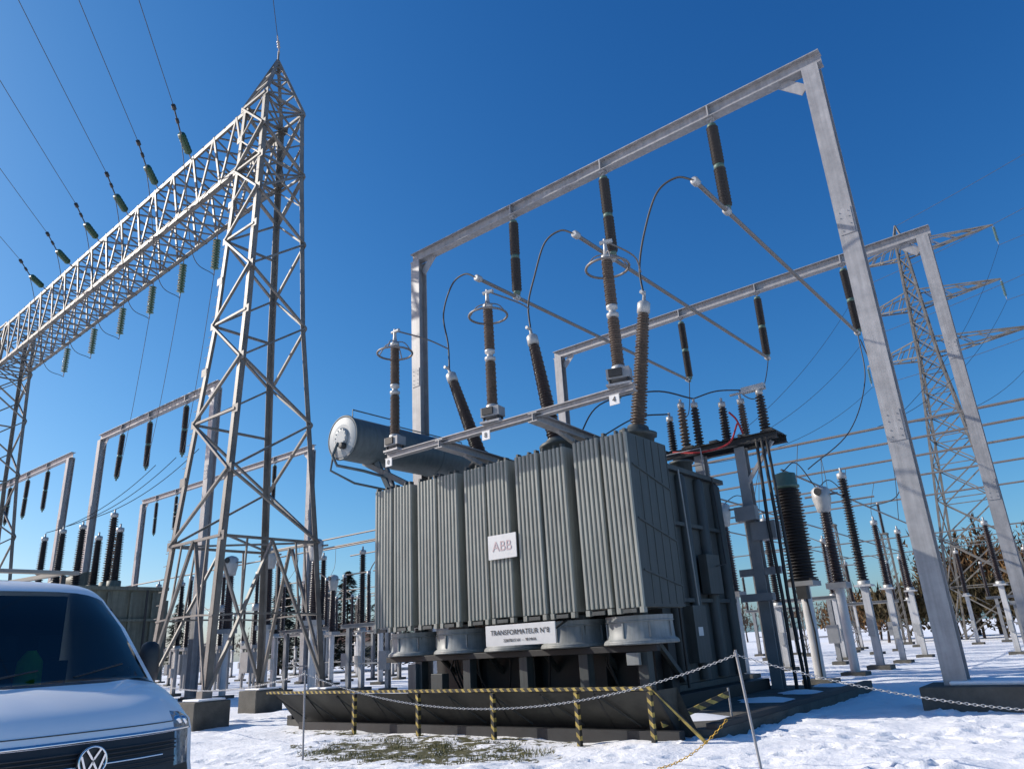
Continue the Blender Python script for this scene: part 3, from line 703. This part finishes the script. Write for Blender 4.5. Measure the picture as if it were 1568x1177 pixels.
for yy in (37,52):
    for xx in (-19,-12.5): put(IS,xx+U(-.5,.5),yy)
put(IS,-5.6,62)
for xx in (-25,-29,-33,-37.5):
    for yy,me in ((25,EB),(29,CT),(34,IS),(38,EA),(44,EB),(52,EA)): put(me,xx+U(-.4,.4),yy+U(-.5,.5),U(-.1,.1),U(.92,1.08))
for xx in (-42,-46,-50,-56,-60,-64,-70,-75):
    for yy,me in ((22.5,EB),(27,BR),(33,IS),(38,EA),(46,EB)): put(me,xx+U(-.4,.4),yy+U(-.4,.4),U(-.1,.1),U(.92,1.08))
for xx in (-27.5,-31,-34.3): put(CT,xx,20.5,.4)
for xx in (-28,-33): put(IS,xx,24,0.05)
b=B()
for yy in (40,44,49,56,66): b.tube((-60,yy,11),(40,yy,11),.07,'pipe',8)
for xx in (-11.7,-8,-15.4): b.tube((xx,25,6.75),(xx,60,6.4),.035,'pipe',6)
for yy,zz in ((48,6.3),(59,6.3),(33,6.6)): b.tube((-20,yy,zz),(5 if yy>40 else -7,yy,zz),.04,'pipe',6)
for yy,zz in ((22.5,6.5),(38,6.3),(46,6.5)): b.tube((-80,yy,zz),(-24,yy,zz),.04,'pipe',6)
b.obj('rigid_busbar')
def tall():
    b=B(); b.box((-.4,-.4,-.1),(.4,.4,.15),'conc')
    for x in (-.22,.22):
        for y in (-.22,.22): b.beam((x,y,0),(x,y,8.4),.07,.07,'galvt')
    z=.3
    while z<8.1:
        for s in (-1,1): b.beam((-.22,s*.22,z),(.22,s*.22,z+.55),.04,.03,'galvt'); b.beam((s*.22,.22,z),(s*.22,-.22,z+.55),.04,.03,'galvt')
        z+=.55
    b.box((-.3,-.3,8.4),(.3,.3,8.5),'galvt'); b.sheds((0,0,8.5),(0,0,1),2.35,.16,.14,.09,.08,26,'porc',12); b.lathe((0,0,10.85),(0,0,1),[(0,.1),(.15,.1)],'cap',10)
    return b.mesh('busbar_support')
TS=tall()
for yy in (40,44,49,56,66):
    for xx in (-45,-31,-17,-1,15): inst('busbar_support',TS,(xx+(yy-40)*.12,yy,0))
b=B()
for k in range(20):
    xx=random.choice([-11.7,-8,-15.4,-29,-33,-46,-56]); yy=random.choice([40,44,49,56])
    b.curve([(xx,yy,11),(xx+U(-.5,.5),yy-.5,9),(xx,yy-1.5,7.4),(xx,yy-2,6.6)],.018,'wire',5)
for xx in (-7.94,-11.7,-15.4): b.curve([(xx,25,6.7),(xx,26.6,7.2),(xx,28.5,6.5)],.02,'wire',5); b.curve([(xx,28.5,6.5),(xx,30.5,7.1),(xx,33,6.6)],.02,'wire',5)
b.obj('dropper_cable')

OT=empty('auxiliary_transformer',(-40,15.5,0)); b=B()
b.box((-5.5,-2,0.3),(5,2,4.9),'olive'); b.box((-5.7,-2.2,4.9),(5.2,2.2,5.05),'olive')
for x in np.arange(-5.2,4.8,.35): b.box((x,-2.5,1),(x+.06,-2,4.5),'olive'); b.box((x,2,1),(x+.06,2.5,4.5),'olive')
for y in np.arange(-1.5,1.6,1.0): b.box((5,y,.8),(5.12,y+.12,4.8),'olive')
b.box((5,-1.2,1.2),(5.4,.2,3.0),'postd'); b.path([(5.2,1.2,.3),(5.2,1.2,4.9)],.05,'dark'); b.beam((5.15,-1.9,3.6),(5.15,1.9,3.6),.1,.1,'olive')
b.obj('tank',OT)
b=B()
for x,h in ((-4.5,3.4),(-2.2,3.5),(.2,3.4),(2.2,2.6),(3.6,3.5),(4.4,2.7)):
    b.lathe((x,0,5.05),(0,0,1),[(0,.3),(.3,.3),(.32,.2)],'olive',14); b.sheds((x,0,5.35),(0,0,1),h-.5,.24,.2,.15,.12,28,'rubber',14); b.lathe((x,0,4.85+h),(0,0,1),[(0,.12),(.02,.17),(.2,.17),(.24,.04),(.4,.04)],'cap',10)
b.tube((-5,1,5.9),(-1,1,5.9),.45,'olive',18)
b.obj('bushings',OT)
b=B()
for x0 in (-44.5,-42.2,-39.8): b.sag((x0,15.5,8.7),(x0+3,19.6,12.5),.6,.02,'wire')
b.obj('jumper_cable')

# ------------------------------------------------------------ van
VN=empty('delivery_van',(-6.3,2.75,0)); 
rows=[(.12,.22,.92,.25,'vanblk'),(.03,.42,.97,.30,'vanblk'),(0,.62,.99,.32,'vanblk'),(.03,.78,.99,.33,'van'),(.06,.86,.99,.33,'vanblk'),(.09,1.12,.99,.33,'vanblk'),(.11,1.15,.99,.33,'chrome'),(.13,1.19,.99,.33,'van'),
 (.22,1.28,.99,.32,'van'),(.38,1.37,.99,.30,'van'),(.60,1.46,.985,.28,'van'),(.82,1.53,.98,.26,'van'),(.92,1.55,.98,.24,'vanblk'),(.98,1.58,.98,.22,'glass'),(1.6,2.07,.94,.19,'glass'),(2.05,2.40,.905,.16,'glass'),(2.13,2.45,.90,.15,'van'),
 (2.3,2.51,.90,.12,'van'),(2.8,2.57,.90,.06,'van'),(4.2,2.62,.90,0,'van'),(5.8,2.62,.90,0,'van'),(5.92,2.5,.91,0,'van'),(5.98,1.2,.97,0,'van'),(5.98,.45,.97,0,'van'),(5.9,.3,.92,0,'vanblk')]
us=[-1,-.97,-.93,-.86,-.74,-.6,-.4,-.2,0,.2,.4,.6,.74,.86,.93,.97,1]
b=B(); vv=[];nu=len(us)
for d,z,hw_,bow,_ in rows:
    for u in us:
        zz=z-(.05*abs(u)**6 if 1.2<z<2.7 else 0)
        crease=.018*math.exp(-((abs(u)-.62)/.1)**2) if 1.2<z<1.54 else 0
        vv.append((-(d+bow*abs(u)**3.2),hw_*u,zz+crease-(.06*u**4 if z>2.3 else 0)))
for r in range(len(rows)-1):
    mt=rows[r+1][4]
    for k in range(nu-1):
        um=abs(us[k]+us[k+1])/2; mm=mt
        if mt=='glass' and um>.94: mm='van'
        if r+1 in (5,6,7,8) and um>.72: mm='lamp' if um<.98 else 'van'
        if r+1 in (4,5) and um>.9: mm='van'
        b.add([vv[r*nu+k],vv[r*nu+k+1],vv[(r+1)*nu+k+1],vv[(r+1)*nu+k]],[(0,1,2,3)],mm,True)
body=b.obj('body',VN)
bm=bmesh.new();bm.from_mesh(body.data);bmesh.ops.remove_doubles(bm,verts=bm.verts,dist=.0005);bm.to_mesh(body.data);bm.free()
b=B()
for s in (0,nu-1):
    edge=[vv[r*nu+s] for r in range(len(rows))]
    sg=-1 if s==0 else 1
    for r in range(len(rows)-1):
        a,c=edge[r],edge[r+1]
        b.add([a,c,(c[0],sg*max(abs(c[1]),.97),min(c[2],1.4)),(a[0],sg*max(abs(a[1]),.97),min(a[2],1.4))],[(0,1,2,3)],'van')
        b.add([(a[0],sg*max(abs(a[1]),.97),min(a[2],1.4)),(c[0],sg*max(abs(c[1]),.97),min(c[2],1.4)),(c[0],sg*.96,.35),(a[0],sg*.96,.35)],[(0,1,2,3)],'van')
    b.add([(-1.5,sg*.985,1.5),(-2.7,sg*.985,1.5),(-2.7,sg*.94,2.2),(-2.15,sg*.935,2.25)],[(0,1,2,3)],'vanblk')
    b.box((-5.6,sg*.985-.02,.7),(-.9,sg*.985+.02,.82),'vanblk')
b.obj('side_panels',VN)
b=B()
for xx in (-1.05,-4.7):
    for s in (-1,1):
        b.lathe((xx,s*.80,.36),(0,s,0),[(0,.30),(.02,.36),(.2,.36),(.23,.30),(.235,.2)],'tyre',24); b.lathe((xx,s*1.01,.36),(0,s,0),[(0,.22),(.02,.2),(.03,.06)],'cap',16)
b.obj('wheels',VN)
b=B()
def gp(d,z,um,off=.012): return [(-(d+.33*abs(u)**3.2)+off,.99*u,z) for u in us if abs(u)<um]
for z in (.90,.93,1.0,1.03,1.06): b.path(gp(.075,z,.75),.008,'vanblk',6)
b.path(gp(.075,.965,.73,.015),.009,'chrome',6)
b.path(gp(.10,1.135,.95,.01),.012,'chrome',6)
for s in (-1,1):
    for y,z in ((.80,1.19),(.88,1.18)): b.lathe((-(.17+.33*y**3.2),s*y,z),(1,0,0),[(0,.045),(.03,.04),(.035,.02)],'chrome',14)
b.path([(-(.135+.33*abs(u)**3.2)+.004,.99*u,1.197) for u in us if abs(u)<.8],.004,'vanblk',4)
b.torus((.0,0,1.0),(1,0,.08),.098,.009,'chrome',32,8); b.lathe((-.05,0,1.0),(1,0,.08),[(0,.1),(.035,.09)],'vanblk',24)
for pts in ([(-.05,.078),(-.005,.012),(.005,.012),(.05,.078)],[(-.085,.04),(-.042,-.08),(0,-.005),(.042,-.08),(.085,.04)]):
    P=[(.0,y,1.0+z) for y,z in pts]
    for a,c in zip(P,P[1:]): b.beam(a,c,.014,.014,'chrome')
b.box((-.02,-.26,.62),(.015,.26,.73),'white')
b.path([(-.9,-.55,1.59),(-1.02,-.1,1.66)],.010,'vanblk',6); b.path([(-.9,.15,1.59),(-1.07,.62,1.68)],.010,'vanblk',6)
b.obj('grille_and_trim',VN)
b=B()
for s in (-1,1):
    c=V((-1.6,s*1.13,1.66)); b.beam((-1.65,s*.96,1.6),c,.06,.1,'vanblk')
    b.lathe(c+V((.0,0,-.18)),(0,0,1),[(0,.04),(.03,.09),(.1,.10),(.3,.10),(.37,.08),(.4,.04)],'vanblk',14)
b.obj('mirrors',VN)
b=B()
b.box((-1.65,-.86,1.38),(-1.1,.86,1.5),'vanblk'); b.torus((-1.8,-.42,1.6),(1,0,.5),.19,.018,'vanblk',24,6)
for y in (-.45,.1,.5):
    b.box((-2.6,y-.2,1.0),(-2.45,y+.2,1.75),'dark'); b.box((-2.58,y-.11,1.78),(-2.47,y+.11,2.0),'dark')
b.box((-3.2,-.88,.4),(-3.15,.88,2.45),'dark'); b.box((-3.2,-.88,.4),(-.5,.88,.5),'dark')
b.obj('cab_interior',VN,.03)
b=B(); b.lathe((-2.2,.25,1.45),(0,0,1),[(0,.11),(.1,.12),(.3,.11),(.4,.04)],'hivis',12); b.obj('hi_vis_reflection',VN)  # added shape standing in for a hi-vis reflection in the windscreen
b=B(); b.beam((-2.9,-.75,2.68),(-2.9,.85,2.68),.10,.04,'wall'); b.beam((-2.9,-.7,2.5),(-2.9,-.7,2.65),.05,.05,'vanblk'); b.beam((-2.9,.7,2.5),(-2.9,.7,2.65),.05,.05,'vanblk'); b.beam((-4.5,-.75,2.72),(-4.5,.75,2.72),.06,.05,'wall')
b.beam((-2.9,.7,2.68),(-5.2,.7,2.74),.05,.05,'wall')
b.obj('roof_bar',VN,.008)

# ------------------------------------------------------------ vegetation + buildings
def bare_trees(name,specs,m='twig',seed=1,dens=420,sz=1.):
    rs=np.random.RandomState(seed); b=B()
    for (x,y,h,w) in specs:
        base=V((x,y,0)); 
        top=base+V((rs.uniform(-.5,.5),rs.uniform(-.5,.5),h*.75)); b.tube(base,top,h*.018+.03,'bark',5,.03)
        for k in range(9):
            t=rs.uniform(.2,.9); p=base.lerp(top,t); a=rs.uniform(0,6.28); q=p+V((math.cos(a)*w*.42,math.sin(a)*w*.42,h*rs.uniform(.1,.3))); b.tube(p,q,.05,'bark',4,.015)
        n=int(dens*w*h/60)
        cl=[(rs.uniform(0,6.28),rs.uniform(-.9,1),rs.uniform(.3,1)) for _ in range(16)]
        for k in range(n):
            a,u,rr=cl[rs.randint(16)]; a+=rs.normal()*.5;u=max(-1,min(1,u+rs.normal()*.25)); rr*=rs.uniform(.6,1.12)
            c=base+V((math.cos(a)*math.sqrt(1-u*u)*w*.55*rr,math.sin(a)*math.sqrt(1-u*u)*w*.55*rr,h*.52+u*h*.48*rr))
            d=V((rs.normal()*.5,rs.normal()*.5,abs(rs.normal())+.4)).normalized()*rs.uniform(.3,.95); s=d.cross(V((rs.normal(),rs.normal(),.1))).normalized()*rs.uniform(.04,.12)*sz
            b.add([c-s,c+s,c+d],[(0,1,2)],m); b.add([c,c+s*1.5,c+d.cross(s).normalized()*.4+d*.5],[(0,1,2)],m)
    return b.obj(name)
rs=np.random.RandomState(3)
bare_trees('bare_treeline',[(x+rs.uniform(-1,1),80+rs.uniform(0,10),rs.uniform(9,12.5) if x>-15 else rs.uniform(5,7),rs.uniform(5.5,8)) for x in np.arange(-24,30,2.0)],'twig',1,800,1.35)
bare_trees('bare_treeline',[(x+rs.uniform(-2,2),110+rs.uniform(0,15)-x*.1,rs.uniform(4.5,7.5),rs.uniform(6,9)) for x in np.arange(-160,-26,5)],'twigf',2,300,1.2)
bare_trees('hedge',[(x,74+rs.uniform(-1,2),rs.uniform(4.5,6.5),rs.uniform(3.5,5)) for x in np.arange(-17,28,1.8)],'leafg',4,1500,1.4)
bare_trees('bare_treeline',[(-150+rs.uniform(-8,8),y,rs.uniform(5,8),8) for y in np.arange(5,110,6)],'twigf',5,250)
def conifer(x,y,h,seed):
    rs=np.random.RandomState(seed); b=B(); b.tube((x,y,0),(x,y,h*.95),.14,'bark',6,.03)
    for k in range(int(h*230)):
        t=rs.uniform(.05,1); R=(1-t)**.7*h*.34*(.75+.25*math.sin(t*38+seed)); a=rs.uniform(0,6.28); rr=rs.uniform(.3,1.1)*R
        c=V((x+math.cos(a)*rr,y+math.sin(a)*rr,t*h)); d=V((math.cos(a),math.sin(a),-.3)).normalized()*rs.uniform(.25,.7); s=V((-math.sin(a),math.cos(a),rs.uniform(-.3,.3)))*rs.uniform(.1,.25)
        b.add([c-s,c+s,c+d],[(0,1,2)],'leafd')
    b.obj('conifer_tree')
for i,(x,y,h) in enumerate(((-64,52,10),(-60,55,10.5),(-67,50,9.5),(-58,62,9.5),(-54,56,9.5),(-52,53,8.5),(-49.5,57,9),(-70,48,9),(-95,50,9),(-75,52,10),(-45,60,8),(-62,48,8.5),(-56,50,8))): conifer(x,y,h,i)
def house(x,y,w,d,h,r):
    e=empty('brick_house',(x,y,0)); e.rotation_euler=(0,0,r); b=B(); b.box((-w/2,-d/2,0),(w/2,d/2,h),'wall'); b.obj('walls',e)
    b=B(); vv=[(-w/2-.3,-d/2-.3,h-.1),(w/2+.3,-d/2-.3,h-.1),(w/2+.3,d/2+.3,h-.1),(-w/2-.3,d/2+.3,h-.1),(-w/2-.3,0,h+d*.38),(w/2+.3,0,h+d*.38)]
    b.add(vv,[(0,1,5,4),(2,3,4,5),(1,2,5),(3,0,4),(3,2,1,0)],'roof'); b.box((w/4,-.3,h+1),(w/4+.6,.3,h+d*.38+.8),'roof'); b.obj('roof',e)
    b=B()
    for xx in np.arange(-w/2+1.2,w/2-1,2.4): b.box((xx,-d/2-.02,1),(xx+1.1,-d/2+.05,2.3),'glassd')
    b.obj('windows',e)
house(-78,92,14,8,3.2,.5); house(-60,98,10,8,3,.7); house(-98,80,12,8,3.4,.4)

# ------------------------------------------------------------ world, sun, camera
el_=math.radians(30); sd=V((-.906,-.423,0)).normalized(); S=V((sd.x*math.cos(el_),sd.y*math.cos(el_),math.sin(el_)))
w=bpy.data.worlds.new('World'); scn.world=w; w.use_nodes=True; nt=w.node_tree
sky=nt.nodes.new('ShaderNodeTexSky'); sky.sky_type='NISHITA'; sky.sun_disc=False; sky.sun_elevation=el_; sky.sun_rotation=math.atan2(sd.x,sd.y)
sky.air_density=1.0; sky.dust_density=.9; sky.ozone_density=2.5; sky.altitude=100
# photographic (polarised) grade of the sky: per channel gamma and gain
sep=nt.nodes.new('ShaderNodeSeparateColor'); com=nt.nodes.new('ShaderNodeCombineColor'); nt.links.new(sky.outputs[0],sep.inputs[0])
for i,(ga,k) in enumerate(((1.75,1.55),(1.20,1.27),(.92,1.32))):
    a=nt.nodes.new('ShaderNodeMath'); a.operation='MULTIPLY'; a.inputs[1].default_value=.1; nt.links.new(sep.outputs[i],a.inputs[0])
    p=nt.nodes.new('ShaderNodeMath'); p.operation='POWER'; p.inputs[1].default_value=ga; nt.links.new(a.outputs[0],p.inputs[0])
    q=nt.nodes.new('ShaderNodeMath'); q.operation='MULTIPLY'; q.inputs[1].default_value=10*k; nt.links.new(p.outputs[0],q.inputs[0]); nt.links.new(q.outputs[0],com.inputs[i])
nt.links.new(com.outputs[0],nt.nodes['Background'].inputs[0]); nt.nodes['Background'].inputs[1].default_value=.1
ld=bpy.data.lights.new('sun','SUN'); ld.energy=5; ld.angle=math.radians(.53); ld.color=(1,.94,.84)
lo=bpy.data.objects.new('sun',ld); COL.objects.link(lo); lo.rotation_euler=S.to_track_quat('Z','Y').to_euler()
cd=bpy.data.cameras.new('camera'); cam=bpy.data.objects.new('camera',cd); COL.objects.link(cam)
cam.location=(0,0,1.65); cam.rotation_euler=[math.radians(v) for v in (109.5477,3.1175,38.9062)]
cd.sensor_width=36; cd.lens=36*1120/1568; cd.clip_end=3000; cd.clip_start=.05
scn.camera=cam
scn.view_settings.view_transform='Standard'; scn.view_settings.look='None'; scn.view_settings.exposure=0
